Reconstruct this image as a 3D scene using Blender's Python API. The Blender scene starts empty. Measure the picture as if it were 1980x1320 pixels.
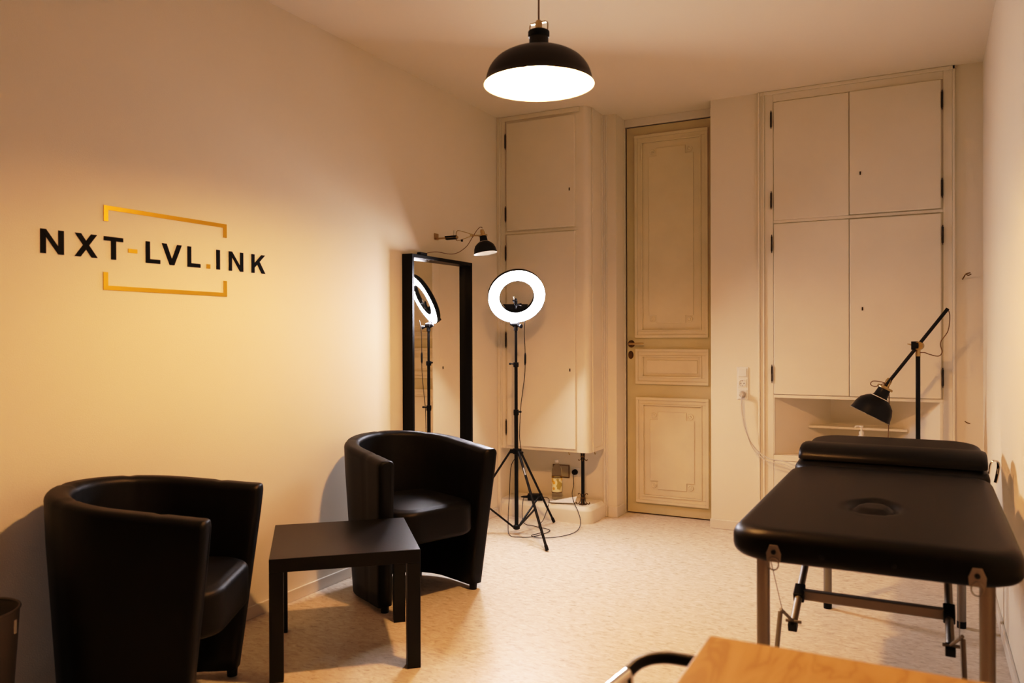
import bpy, bmesh, math, random
from mathutils import Vector, Matrix
PI = math.pi
random.seed(4)
C = bpy.context.scene.collection

# ------------------------------------------------------------------ materials
def new_mat(name):
    m = bpy.data.materials.new(name); m.use_nodes = True
    nt = m.node_tree
    return m, nt, nt.nodes['Principled BSDF']

def mat(name, col, rough=.5, metal=0., bump=0., bscale=60., spec=.5, coat=0., var=0., vscale=3., trans=0., ior=1.45):
    m, nt, b = new_mat(name)
    b.inputs['Base Color'].default_value = (*col, 1)
    b.inputs['Roughness'].default_value = rough
    b.inputs['Metallic'].default_value = metal
    b.inputs['Specular IOR Level'].default_value = spec
    b.inputs['Coat Weight'].default_value = coat
    b.inputs['Transmission Weight'].default_value = trans
    b.inputs['IOR'].default_value = ior
    tc = nt.nodes.new('ShaderNodeTexCoord')
    if bump:
        n = nt.nodes.new('ShaderNodeTexNoise'); n.inputs['Scale'].default_value = bscale; n.inputs['Detail'].default_value = 3
        nt.links.new(tc.outputs['Object'], n.inputs['Vector'])
        bp = nt.nodes.new('ShaderNodeBump'); bp.inputs['Strength'].default_value = bump; bp.inputs['Distance'].default_value = .01
        nt.links.new(n.outputs['Fac'], bp.inputs['Height']); nt.links.new(bp.outputs['Normal'], b.inputs['Normal'])
    if var:
        n = nt.nodes.new('ShaderNodeTexNoise'); n.inputs['Scale'].default_value = vscale; n.inputs['Detail'].default_value = 4
        nt.links.new(tc.outputs['Object'], n.inputs['Vector'])
        r = nt.nodes.new('ShaderNodeValToRGB')
        r.color_ramp.elements[0].position = .3; r.color_ramp.elements[1].position = .7
        r.color_ramp.elements[0].color = (*[c * (1 - var) for c in col], 1)
        r.color_ramp.elements[1].color = (*[min(1, c * (1 + var)) for c in col], 1)
        nt.links.new(n.outputs['Fac'], r.inputs['Fac']); nt.links.new(r.outputs['Color'], b.inputs['Base Color'])
    return m

def emis(name, col, s):
    m, nt, b = new_mat(name)
    b.inputs['Base Color'].default_value = (.8, .8, .8, 1)
    b.inputs['Emission Color'].default_value = (*col, 1)
    b.inputs['Emission Strength'].default_value = s
    return m

M = {}
M['wall'] = mat('wall_paint', (.80, .745, .64), .75, bump=.06, bscale=220, spec=.25, var=.012, vscale=2)
M['wallabsorb'] = mat('light_absorbing_brown', (.10, .075, .05), .8)  # dark tone chosen to soak up bounced light, never in view
M['ceil'] = mat('ceiling_paint', (.80, .745, .64), .85, bump=.03, bscale=150, spec=.2)
M['joinery'] = mat('cupboard_paint', (.80, .745, .64), .42, bump=.03, bscale=40, spec=.4, var=.02, vscale=4)
M['trim'] = mat('trim_paint', (.75, .70, .62), .45, bump=.02, bscale=60)
M['door'] = mat('door_paint', (.60, .53, .34), .42, bump=.06, bscale=35, var=.05, vscale=5)
M['doorpanel'] = mat('door_panel_paint', (.72, .64, .47), .42, bump=.06, bscale=35, var=.05, vscale=4)
M['leather'] = mat('black_leather', (.004, .0035, .0035), .45, bump=.10, bscale=320, spec=.22)
M['leather2'] = mat('black_vinyl', (.004, .003, .002), .42, bump=.08, bscale=300, spec=.2)
M['black'] = mat('black_metal', (.006, .006, .007), .42, spec=.35)
M['pendant'] = mat('pendant_black_lit', (.035, .025, .015), .45, spec=.4)  # black metal lightened to brown, lamplight put into the base colour
M['blackplastic'] = mat('black_plastic', (.006, .006, .007), .45, spec=.3)
M['frame'] = mat('black_wood_frame', (.004, .0035, .003), .38, bump=.02, bscale=80, spec=.25)
M['table'] = mat('black_brown_foil', (.006, .005, .004), .36, bump=.03, bscale=120, spec=.3)
M['brass'] = mat('brass', (.52, .39, .22), .33, metal=1)
M['bronze'] = mat('aged_bronze', (.20, .13, .06), .42, metal=1, var=.3, vscale=30)
M['hinge'] = mat('dark_hinge', (.06, .045, .03), .4, metal=.8)
M['chrome'] = mat('chrome', (.78, .76, .74), .12, metal=1)
M['alu'] = mat('aluminium', (.30, .275, .245), .5, metal=.75)
M['white'] = mat('white_plastic', (.80, .78, .74), .35)
M['whiteen'] = mat('white_enamel', (.74, .70, .64), .4)
M['cord'] = mat('white_cord', (.62, .57, .50), .5)
M['browncord'] = mat('brown_cord', (.20, .12, .07), .6)
M['bin'] = mat('grey_bin', (.16, .14, .12), .5, var=.1)
M['paper'] = mat('paper', (.82, .80, .78), .7)
M['letter'] = mat('letter_vinyl', (.004, .004, .004), .6, spec=.12)
M['gold'] = mat('gold_foil', (.78, .47, .05), .34, metal=.85)
M['mirror'] = mat('mirror_silver', (.90, .88, .84), .015, metal=1)
M['bulb'] = emis('bulb_glow', (1, .54, .21), 1150)
M['ring'] = emis('ring_glow', (.92, .89, .98), 165)
M['bottle'] = mat('clear_pet', (1, 1, 1), .03, trans=1, ior=1.12)
M['hatch'] = mat('hatch_grey', (.42, .37, .28), .6)

def floor_mat():
    m, nt, b = new_mat('linoleum')
    tc = nt.nodes.new('ShaderNodeTexCoord')
    mp = nt.nodes.new('ShaderNodeMapping'); mp.inputs['Rotation'].default_value = (0, 0, .5); mp.inputs['Scale'].default_value = (1, 2.1, 1)
    nt.links.new(tc.outputs['Object'], mp.inputs['Vector'])
    n1 = nt.nodes.new('ShaderNodeTexNoise'); n1.inputs['Scale'].default_value = 26; n1.inputs['Detail'].default_value = 5; n1.inputs['Roughness'].default_value = .65; n1.inputs['Distortion'].default_value = .8
    nt.links.new(mp.outputs['Vector'], n1.inputs['Vector'])
    r = nt.nodes.new('ShaderNodeValToRGB')
    e = r.color_ramp.elements
    e[0].position = .30; e[0].color = (.50, .41, .31, 1)
    e[1].position = .72; e[1].color = (.83, .77, .68, 1)
    a = e.new(.44); a.color = (.68, .59, .48, 1)
    a = e.new(.56); a.color = (.74, .66, .56, 1)
    nt.links.new(n1.outputs['Fac'], r.inputs['Fac']); nt.links.new(r.outputs['Color'], b.inputs['Base Color'])
    b.inputs['Roughness'].default_value = .42
    b.inputs['Specular IOR Level'].default_value = .4
    n2 = nt.nodes.new('ShaderNodeTexNoise'); n2.inputs['Scale'].default_value = 60
    nt.links.new(tc.outputs['Object'], n2.inputs['Vector'])
    bp = nt.nodes.new('ShaderNodeBump'); bp.inputs['Strength'].default_value = .08; bp.inputs['Distance'].default_value = .004
    nt.links.new(n2.outputs['Fac'], bp.inputs['Height']); nt.links.new(bp.outputs['Normal'], b.inputs['Normal'])
    return m
M['floor'] = floor_mat()

def wood_mat():
    m, nt, b = new_mat('pine_top')
    tc = nt.nodes.new('ShaderNodeTexCoord')
    mp = nt.nodes.new('ShaderNodeMapping'); mp.inputs['Scale'].default_value = (7, 1.5, 1); mp.inputs['Rotation'].default_value = (0, 0, .12)
    nt.links.new(tc.outputs['Object'], mp.inputs['Vector'])
    n = nt.nodes.new('ShaderNodeTexNoise'); n.inputs['Scale'].default_value = 1.6; n.inputs['Detail'].default_value = 3; n.inputs['Distortion'].default_value = 1.2
    nt.links.new(mp.outputs['Vector'], n.inputs['Vector'])
    mu = nt.nodes.new('ShaderNodeMath'); mu.operation = 'MULTIPLY'; mu.inputs[1].default_value = 5.0
    nt.links.new(n.outputs['Fac'], mu.inputs[0])
    pp = nt.nodes.new('ShaderNodeMath'); pp.operation = 'PINGPONG'; pp.inputs[1].default_value = .5
    nt.links.new(mu.outputs[0], pp.inputs[0])
    r = nt.nodes.new('ShaderNodeValToRGB')
    e = r.color_ramp.elements
    e[0].position = 0; e[0].color = (.46, .27, .075, 1)
    e[1].position = .5; e[1].color = (.60, .385, .14, 1)
    a = e.new(.12); a.color = (.55, .34, .11, 1)
    nt.links.new(pp.outputs[0], r.inputs['Fac']); nt.links.new(r.outputs['Color'], b.inputs['Base Color'])
    b.inputs['Roughness'].default_value = .45
    return m
M['wood'] = wood_mat()

def label_mat():
    m, nt, b = new_mat('drink_label')
    tc = nt.nodes.new('ShaderNodeTexCoord')
    v = nt.nodes.new('ShaderNodeTexVoronoi'); v.inputs['Scale'].default_value = 22
    nt.links.new(tc.outputs['Object'], v.inputs['Vector'])
    r = nt.nodes.new('ShaderNodeValToRGB'); r.color_ramp.interpolation = 'CONSTANT'
    e = r.color_ramp.elements
    e[0].position = 0; e[0].color = (.85, .60, .10, 1)
    e[1].position = .7; e[1].color = (.55, .45, .12, 1)
    a = e.new(.30); a.color = (.82, .48, .05, 1)
    a = e.new(.38); a.color = (.90, .84, .55, 1)
    nt.links.new(v.outputs['Distance'], r.inputs['Fac']); nt.links.new(r.outputs['Color'], b.inputs['Base Color'])
    b.inputs['Roughness'].default_value = .4
    return m
M['label'] = label_mat()

# ------------------------------------------------------------------ mesh helpers
def obj(name, bm, material, parent=None, smooth=False, bevel=0., bseg=2, sharp=True):
    me = bpy.data.meshes.new(name)
    bmesh.ops.recalc_face_normals(bm, faces=bm.faces[:])
    bm.to_mesh(me); bm.free()
    me.materials.append(material)
    o = bpy.data.objects.new(name, me); C.objects.link(o)
    if parent: o.parent = parent
    if smooth:
        for p in me.polygons: p.use_smooth = True
        if sharp:
            me.set_sharp_from_angle(angle=math.radians(38))
    if bevel:
        mod = o.modifiers.new('bevel', 'BEVEL'); mod.width = bevel; mod.segments = bseg; mod.limit_method = 'ANGLE'; mod.angle_limit = math.radians(40)
    return o

def tag(o, label, cat, group=None):
    o['label'] = label; o['category'] = cat
    if group: o['group'] = group
    return o

def thing(name, label, cat, loc=(0, 0, 0), rz=0., group=None):
    o = bpy.data.objects.new(name, None); C.objects.link(o)
    o.empty_display_size = .1
    o.location = loc; o.rotation_euler = (0, 0, rz)
    return tag(o, label, cat, group)

def struct(name, bm, m, parent=None, **k):
    o = obj(name, bm, m, parent, **k)
    if not parent: o['kind'] = 'structure'
    return o

def B(): return bmesh.new()

def box(bm, x0, x1, y0, y1, z0, z1, mx=None):
    vs = [Vector((x, y, z)) for x in (x0, x1) for y in (y0, y1) for z in (z0, z1)]
    if mx: vs = [mx @ v for v in vs]
    v = [bm.verts.new(p) for p in vs]
    for f in ((0, 1, 3, 2), (4, 6, 7, 5), (0, 4, 5, 1), (2, 3, 7, 6), (0, 2, 6, 4), (1, 5, 7, 3)):
        bm.faces.new([v[i] for i in f])
    return bm

def frame_of(d):
    d = d.normalized()
    a = Vector((0, 0, 1)) if abs(d.z) < .9 else Vector((1, 0, 0))
    u = d.cross(a).normalized(); w = u.cross(d).normalized()
    return u, w

def tube(bm, pts, r, n=10, closed=False, cap=True, sq=1.):
    pts = [Vector(p) for p in pts]
    rs = r if isinstance(r, (list, tuple)) else [r] * len(pts)
    rings = []; u = None
    N = len(pts)
    for i, p in enumerate(pts):
        if closed: d = pts[(i + 1) % N] - pts[i - 1]
        else: d = pts[min(i + 1, N - 1)] - pts[max(i - 1, 0)]
        d.normalize()
        if u is None: u, w = frame_of(d)
        else:
            u = (u - d * u.dot(d)); u.normalize(); w = u.cross(d)
        rings.append([bm.verts.new(p + (u * math.cos(2 * PI * k / n) + w * math.sin(2 * PI * k / n) * sq) * rs[i]) for k in range(n)])
    for i in range(N if closed else N - 1):
        a, b = rings[i], rings[(i + 1) % N]
        for k in range(n):
            bm.faces.new((a[k], a[(k + 1) % n], b[(k + 1) % n], b[k]))
    if cap and not closed:
        bm.faces.new(rings[0][::-1]); bm.faces.new(rings[-1])
    return bm

def smooth_path(pts, k=8, closed=False):
    pts = [Vector(p) for p in pts]; out = []; N = len(pts)
    rng = range(N) if closed else range(N - 1)
    for i in rng:
        if closed: p0, p1, p2, p3 = pts[i - 1], pts[i], pts[(i + 1) % N], pts[(i + 2) % N]
        else: p0, p1, p2, p3 = pts[max(i - 1, 0)], pts[i], pts[i + 1], pts[min(i + 2, N - 1)]
        for j in range(k):
            t = j / k
            out.append(.5 * ((2 * p1) + (p2 - p0) * t + (2 * p0 - 5 * p1 + 4 * p2 - p3) * t * t + (3 * p1 - p0 - 3 * p2 + p3) * t ** 3))
    if not closed: out.append(pts[-1])
    return out

def lathe(bm, prof, n=40, mx=None, cap=False):
    rings = []
    for r, z in prof:
        if r < 1e-6:
            p = Vector((0, 0, z)); rings.append([bm.verts.new(mx @ p if mx else p)])
        else:
            ring = []
            for k in range(n):
                p = Vector((r * math.cos(2 * PI * k / n), r * math.sin(2 * PI * k / n), z))
                ring.append(bm.verts.new(mx @ p if mx else p))
            rings.append(ring)
    for a, b in zip(rings, rings[1:]):
        for k in range(n):
            k2 = (k + 1) % n
            if len(a) == 1 and len(b) == 1: continue
            if len(a) == 1: bm.faces.new((a[0], b[k], b[k2]))
            elif len(b) == 1: bm.faces.new((a[k], b[0], a[k2]))
            else: bm.faces.new((a[k], b[k], b[k2], a[k2]))
    if cap:
        for rg in (rings[0], rings[-1]):
            if len(rg) > 2: bm.faces.new(rg)
    return bm

def axis_mx(loc, direction):
    d = Vector(direction).normalized()
    return Matrix.Translation(Vector(loc)) @ d.to_track_quat('Z', 'Y').to_matrix().to_4x4()

def prism(bm, poly, fn, t0, t1):
    a = [bm.verts.new(fn(u, v, t0)) for u, v in poly]
    b = [bm.verts.new(fn(u, v, t1)) for u, v in poly]
    bm.faces.new(a); bm.faces.new(b[::-1])
    n = len(poly)
    for i in range(n):
        bm.faces.new((a[i], a[(i + 1) % n], b[(i + 1) % n], b[i]))
    return bm

def rrect(hx, hy, r, n=8):
    out = []
    for cx, cy, a0 in ((hx - r, hy - r, 0), (-hx + r, hy - r, PI / 2), (-hx + r, -hy + r, PI), (hx - r, -hy + r, 3 * PI / 2)):
        for k in range(n + 1):
            a = a0 + k / n * PI / 2
            out.append((cx + r * math.cos(a), cy + r * math.sin(a)))
    return out

# ------------------------------------------------------------------ room dimensions (metres)
XL, XR, YB, YD, YC, XC, ZC = -2.677, .286, 5.188, 5.374, 4.903, -1.993, 2.797
YF = -.7  # unseen front wall, pulled close to the camera to cut bounce
DX1, JX = -1.9015, -1.248
# niche in the right-hand cupboard
NX0, NX1, NZ0, NZ1, NY = -.845, .070, .505, .866, 5.56
NB0, NB1 = -.555, -.205      # the niche narrows towards its back

struct('floor', box(B(), XL - .1, XR + .1, YF - .1, YD + .3, -.1, 0), M['floor'])
struct('ceiling', box(B(), XL - .1, XR + .1, YF - .1, YD + .3, ZC, ZC + .1), M['ceil'])
struct('wall_left', box(B(), XL - .1, XL, YF - .1, YD + .3, 0, ZC), M['wall'])
struct('wall_right', box(B(), XR, XR + .1, YF - .1, YD + .3, 0, ZC), M['wall'])
struct('wall_front_absorber', box(B(), XL, XR, YF - .1, YF, 0, ZC), M['wallabsorb'])  # unseen wall, set near and dark to reduce fill light
bm = B()
box(bm, XL, DX1, YB, YD + .3, 0, ZC)
box(bm, JX, NX0, YB, YD + .3, 0, ZC)
box(bm, NX1, XR, YB, YD + .3, 0, ZC)
box(bm, NX0, NX1, YB, YD + .3, 0, NZ0)
box(bm, NX0, NX1, YB, YD + .3, NZ1, ZC)
box(bm, NX0, NX1, NY, YD + .3, NZ0, NZ1)
box(bm, DX1, JX, YD + .06, YD + .3, 0, ZC)
prism(bm, [(NX0, YB), (NB0, NY), (NX0, NY)], lambda u, v, t: Vector((u, v, t)), NZ0, NZ1)
prism(bm, [(NX1, YB), (NB1, NY), (NX1, NY)], lambda u, v, t: Vector((u, v, t)), NZ0, NZ1)
struct('wall_back', bm, M['wall'])

# baseboards
def base(name, x0, x1, y0, y1, h=.055):
    struct(name, box(B(), x0, x1, y0, y1, 0, h), M['trim'], bevel=.003)
base('baseboard_left', XL, XL + .012, YF, YC - .03, .055)
base('baseboard_right', XR - .012, XR, YF, YB - .001, .055)
bm = B(); box(bm, JX - .006, -.955, YB - .012, YB, 0, .06); box(bm, JX - .006, JX, YB, YD - .03, 0, .06)
struct('baseboard_back', bm, M['trim'], bevel=.003)
bm = B(); box(bm, -1.962, DX1 + .007, YB - .014, YB, 0, .075); box(bm, DX1, DX1 + .007, YB, YD - .03, 0, .075)
struct('baseboard_doorway', bm, M['trim'], bevel=.003)

# vertical moulding beside the left cupboard, picked up again on the jamb
bm = B()
for x0, x1, d in ((-1.993, -1.978, .020), (-1.978, -1.966, .012)):
    box(bm, x0, x1, YB - d, YB, 0, ZC)
struct('trim_1', bm, M['trim'], bevel=.003)
# door casing head and side
bm = B()
box(bm, DX1, JX, YD - .012, YD + .06, 2.742, ZC)
box(bm, DX1, DX1 + .006, YD - .02, YD, 0, 2.742)
struct('trim_2', bm, M['trim'], bevel=.002)

# ------------------------------------------------------------------ door
door = bpy.data.objects.new('door_1', None); C.objects.link(door); door['kind'] = 'structure'
door.location = (DX1, YD, 0)
def D(o):
    o.matrix_parent_inverse = Matrix.Translation(Vector((-DX1, -YD, 0))); return o
D(obj('door_leaf', box(B(), DX1 + .012, -1.155, YD, YD + .045, .008, 2.736), M['door'], door, bevel=.003))
def ring_frame(bm, x0, x1, z0, z1, w, y0, y1):
    box(bm, x0, x1, y0, y1, z1 - w, z1); box(bm, x0, x1, y0, y1, z0, z0 + w)
    box(bm, x0, x0 + w, y0, y1, z0 + w, z1 - w); box(bm, x1 - w, x1, y0, y1, z0 + w, z1 - w)
for (x0, x1, z0, z1, kind) in ((-1.826, -1.308, 1.246, 2.672, 'tall'), (-1.823, -1.306, .921, 1.168, 'mid'), (-1.820, -1.305, .085, .828, 'low')):
    bm = B()
    ring_frame(bm, x0, x1, z0, z1, .020, YD - .020, YD)
    ring_frame(bm, x0 + .020, x1 - .020, z0 + .020, z1 - .020, .026, YD - .013, YD)
    ring_frame(bm, x0 + .046, x1 - .046, z0 + .046, z1 - .046, .010, YD - .018, YD)
    box(bm, x0 + .056, x1 - .056, YD - .003, YD, z0 + .056, z1 - .056)
    D(obj('door_panel', bm, M['doorpanel'], door, bevel=.0035))
    i = .10 if kind != 'mid' else .078
    if kind == 'mid':
        D(obj('panel_field', box(B(), x0 + i, x1 - i, YD - .009, YD - .003, z0 + i, z1 - i), M['doorpanel'], door, bevel=.004))
    else:
        c = .055; a0, a1, b0, b1 = x0 + i, x1 - i, z0 + i, z1 - i
        bm = B()
        cross = [(a0 + c, b0), (a1 - c, b0), (a1 - c, b0 + c), (a1, b0 + c), (a1, b1 - c), (a1 - c, b1 - c), (a1 - c, b1), (a0 + c, b1), (a0 + c, b1 - c), (a0, b1 - c), (a0, b0 + c), (a0 + c, b0 + c)]
        prism(bm, cross, lambda u, v, t: Vector((u, t, v)), YD - .008, YD - .003)
        D(obj('panel_field', bm, M['doorpanel'], door, bevel=.003))
        for cx in (a0 + c / 2, a1 - c / 2):
            for cz in (b0 + c / 2, b1 - c / 2):
                bm = B()
                mx = axis_mx((cx, YD - .003, cz), (0, -1, 0))
                lathe(bm, [(0, .007), (.006, .007), (.008, .003), (.012, .003), (.015, .006), (.019, .005), (.021, 0)], 20, mx)
                D(obj('rosette', bm, M['doorpanel'], door, smooth=True))
# lever handle and key plate (brass, seen dark)
bm = B(); mx = axis_mx((-1.858, YD, 1.203), (0, -1, 0)); lathe(bm, [(0, .012), (.018, .012), (.024, .006), (.026, 0)], 24, mx)
rose = D(obj('handle_rose', bm, M['bronze'], door, smooth=True))
bm = B(); tube(bm, smooth_path([(-1.858, YD - .008, 1.203), (-1.858, YD - .045, 1.203), (-1.835, YD - .055, 1.203), (-1.775, YD - .055, 1.205), (-1.752, YD - .050, 1.203)], 5), [.009] * 8 + [.0075] * 13, 10)
D(obj('lever', bm, M['brass'], door, smooth=True))
bm = B()
lathe(bm, [(0, .005), (.016, .005), (.020, 0)], 24, axis_mx((-1.862, YD, 1.125), (0, -1, 0)) @ Matrix.Diagonal((1, 1.45, 1, 1)))
D(obj('keyhole_plate', bm, M['bronze'], door, smooth=True))
door.rotation_euler = (0, 0, 0)

# ------------------------------------------------------------------ cupboards
def hinge_bm(x, y, z, h=.095):
    bm = B()
    lathe(bm, [(0, -h / 2 - .012), (.003, -h / 2 - .006), (.0025, -h / 2), (.0052, -h / 2 + .002), (.0052, -.001), (.0044, 0), (.0052, .001), (.0052, h / 2 - .002), (.0025, h / 2), (.003, h / 2 + .006), (0, h / 2 + .012)], 12, Matrix.Translation((x, y, z)))
    return bm

# left cupboard hung over a niche
cup = thing('built_in_cupboard', 'narrow white cupboard in the left corner with rounded edge, hung above the iron post', 'cupboard', (-2.335, YC, .475))
def rel(o, t):
    o.matrix_parent_inverse = Matrix.Translation(-t.location) if not t.rotation_euler.z else (Matrix.Translation(t.location) @ Matrix.Rotation(t.rotation_euler.z, 4, 'Z')).inverted()
    return o
def P(name, bm, m, parent, root, **k):
    o = obj(name, bm, m, parent, **k); 
    if parent is root: rel(o, root)
    return o
r = .045
poly = [(XL + .001, YC), (XC - r, YC)] + [(XC - r + r * math.sin(a), YC + r - r * math.cos(a)) for a in [k / 8 * PI / 2 for k in range(1, 9)]] + [(XC, YB - .001), (XL + .001, YB - .001)]
def fz(u, v, t): return Vector((u, v, t))
P('carcass', prism(B(), poly, fz, .475, ZC - .001), M['joinery'], cup, cup, smooth=True)
bm = B()
for x0, x1, d in ((XL + .001, -2.655, .022), (-2.655, -2.645, .012), (-2.645, -2.618, .007)):
    box(bm, x0, x1, YC - d, YC, .475 if d < .02 else 0, ZC - .001)
box(bm, -2.645, -2.05, YC - .010, YC, 2.765, ZC - .001)
box(bm, -2.645, -2.06, YC - .004, YC, 1.972, 1.990)
P('face_frame', bm, M['joinery'], cup, cup, bevel=.003)
bm = B()
box(bm, XC, XC + .008, YC + .06, YC + .085, .475, ZC - .001)
box(bm, XC, XC + .005, YB - .05, YB - .022, .475, ZC - .001)
box(bm, XC, XC + .005, YC + .085, YB - .05, .475, .50)
P('side_moulding', bm, M['joinery'], cup, cup, bevel=.002)
for (z0, z1, kz, hz) in ((1.997, 2.748, 2.248, (2.622, 2.114)), (.497, 1.967, 1.031, (1.842, 1.234, .623))):
    dr = P('cupboard_door', box(B(), -2.603, -2.084, YC - .016, YC, z0, z1), M['joinery'], cup, cup, bevel=.004)
    for h in hz: obj('hinge', hinge_bm(-2.610, YC - .018, h), M['hinge'], dr, smooth=True).matrix_parent_inverse = dr.matrix_parent_inverse @ Matrix.Identity(4)
    k = box(B(), -2.127, -2.119, YC - .0175, YC - .015, kz - .010, kz + .010)
    obj('keyhole', k, M['hinge'], dr)
# children of a door live in the cupboard's frame: fix their inverse so they stand in world coordinates
def settle(root):
    bpy.context.view_layer.update()
    for ch in root.children:
        for g in ch.children:
            g.matrix_parent_inverse = ch.matrix_world.inverted()
settle(cup)

# plinth below it
bm = B(); r = .05
def plinth_poly(o): return [(XL + .001, YC - o), (XC - r + 0, YC - o)] + [(XC - r + (r + o) * math.sin(a), YC + r - (r + o) * math.cos(a)) for a in [k / 8 * PI / 2 for k in range(1, 9)]] + [(XC + o, YB - .021), (XL + .001, YB - .021)]
prev = None
prof = [(.012, 0), (.012, .082), (.010, .088), (.002, .096), (-.006, .106), (-.012, .112)]
for o_, z_ in prof:
    vs = [bm.verts.new((x, y, z_)) for x, y in plinth_poly(o_)]
    if prev:
        for i in range(len(vs)): bm.faces.new((prev[i], prev[(i + 1) % len(vs)], vs[(i + 1) % len(vs)], vs[i]))
    else: bm.faces.new(vs[::-1])
    prev = vs
bm.faces.new(prev)
tag(obj('corner_plinth', bm, M['joinery'], smooth=True), 'low white rounded plinth on the floor below the left cupboard', 'plinth')
ZP = .112

# iron post with ornaments
post = thing('iron_post', 'black iron post with curled bronze brackets under the left cupboard', 'post', (-2.072, 4.985, ZP))
def W(name, bm, m, root, **k): return P(name, bm, m, root, root, **k)
px_, py_ = -2.072, 4.985
W('post_shaft', tube(B(), [(px_, py_, ZP), (px_, py_, .474)], .0115, 16), M['black'], post, smooth=True)
W('post_foot', lathe(B(), [(0, 0), (.028, 0), (.028, .004), (.014, .008), (0, .008)], 20, Matrix.Translation((px_, py_, ZP))), M['bronze'], post, smooth=True)
def scrolls(z, up, down):
    bm = B()
    lathe(bm, [(.0105, -.007), (.016, -.005), (.014, 0), (.016, .005), (.0105, .007)], 20, Matrix.Translation((px_, py_, z)))
    for a in range(4):
        an = a * PI / 2 + .35
        c, s = math.cos(an), math.sin(an)
        for dz, L in ((1, up), (-1, down)):
            pts = [(px_ + c * q * L, py_ + s * q * L, z + dz * h * L) for q, h in ((.30, .0), (.36, .40), (.55, .78), (.85, .92), (1.0, .80), (.92, .66))]
            tube(bm, smooth_path(pts, 4), .0026, 6)
    return bm
W('post_bracket', scrolls(.440, .034, .030), M['bronze'], post, smooth=True)
W('post_bracket', scrolls(ZP + .046, .032, .046), M['bronze'], post, smooth=True)

# hooks under the cupboard edge
for i, (x, y, lab) in enumerate(((-2.155, 4.94, 'small metal hook under the left cupboard, left of the iron post'), (-2.003, 5.03, 'small metal hook under the left cupboard, right of the iron post'))):
    bm = B(); tube(bm, smooth_path([(x, y, .475), (x, y, .462), (x + .006, y - .006, .454), (x + .012, y - .008, .46)], 4), .003, 6)
    lathe(bm, [(0, .0), (.006, .001), (.006, .004), (0, .005)], 10, Matrix.Translation((x, y, .470)))
    tag(obj('screw_hook', bm, M['brass'], smooth=True), lab, 'hook')

# wall hatch and black socket plug in the niche
ht = thing('wall_hatch', 'small bronze framed hatch on the wall behind the bottle', 'hatch', (-2.323, YB, .292))
bm = B(); ring_frame(bm, -2.388, -2.258, .246, .338, .006, YB - .006, YB); W('hatch_frame', bm, M['bronze'], ht)
W('hatch_plate', box(B(), -2.382, -2.264, YB - .003, YB, .252, .332), M['hatch'], ht)
so = thing('wall_socket', 'white wall socket with round black plug beside the iron post', 'socket', (-2.212, YB, .293))
W('socket_plate', box(B(), -2.245, -2.178, YB - .006, YB, .262, .325), M['white'], so, bevel=.003)
tag(obj('power_plug', lathe(B(), [(0, .032), (.014, .032), (.019, .026), (.020, .006), (.0, .006)], 24, axis_mx((-2.212, YB, .293), (0, -1, 0))), M['blackplastic'], smooth=True), 'round black plug in the low socket beside the iron post', 'plug')

# right cupboard, flush in the back wall
cb = thing('built_in_cupboard', 'wide white four door wall cupboard with open niche behind the massage table', 'cupboard', (-.39, YB, 0))
bm = B()
for x0, x1, d in ((-.945, -.933, .024), (-.933, -.915, .012), (-.915, -.905, .020), (-.905, -.852, .009)):
    box(bm, x0, x1, YB - d, YB - .0005, 0, ZC - .001)
box(bm, .088, .135, YB - .009, YB - .0005, 0, ZC - .001)
box(bm, .135, .148, YB - .018, YB - .0005, 0, ZC - .001)
box(bm, -.852, .088, YB - .009, YB - .0005, 2.727, 2.775)
box(bm, -.933, .148, YB - .018, YB - .0005, 2.775, ZC - .001)
box(bm, -.852, .088, YB - .009, YB - .0005, 1.963, 1.982)
box(bm, -.852, .088, YB - .010, YB - .0005, .866, .886)
box(bm, -.852, .088, YB - .009, YB - .0005, .470, .505)
box(bm, -.852, -.845, YB - .009, YB - .0005, .511, .866)
box(bm, .070, .088, YB - .009, YB - .0005, .511, .866)
W('face_frame', bm, M['joinery'], cb, bevel=.0025)
LX, MX_, RX = -.850, -.411, .078
for (x0, x1, z0, z1, hx, hz, kk) in ((LX, MX_, 1.982, 2.725, -.863, (2.616, 2.109), None), (MX_ + .003, RX, 1.986, 2.725, .083, (2.607, 2.102), (-.348, 2.228)),
                                     (LX, MX_, .888, 1.961, -.860, (1.835, 1.017), None), (MX_ + .003, RX, .888, 1.957, .086, (1.831, 1.011), (-.337, 1.416)),
                                     (LX, MX_, .06, .468, -.860, (), None), (MX_ + .003, RX, .06, .468, .086, (), None)):
    dp = .022 if kk or x0 > LX else .016
    dr = W('cupboard_door', box(B(), x0, x1, YB - dp, YB - .0005, z0, z1), M['joinery'], cb, bevel=.005)
    for h in hz: obj('hinge', hinge_bm(hx, YB - .021, h), M['hinge'], dr, smooth=True)
    if kk: obj('keyhole', box(B(), kk[0] - .004, kk[0] + .004, YB - dp - .0015, YB - dp + .001, kk[1] - .010, kk[1] + .010), M['hinge'], dr)
settle(cb)
W('niche_shelf', prism(B(), [(-.672, 5.402), (-.100, 5.402), (NB1 - .001, NY - .002), (NB0 + .001, NY - .002)], lambda u, v, t: Vector((u, v, t)), .663, .678), M['joinery'], cb, bevel=.002)

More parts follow.
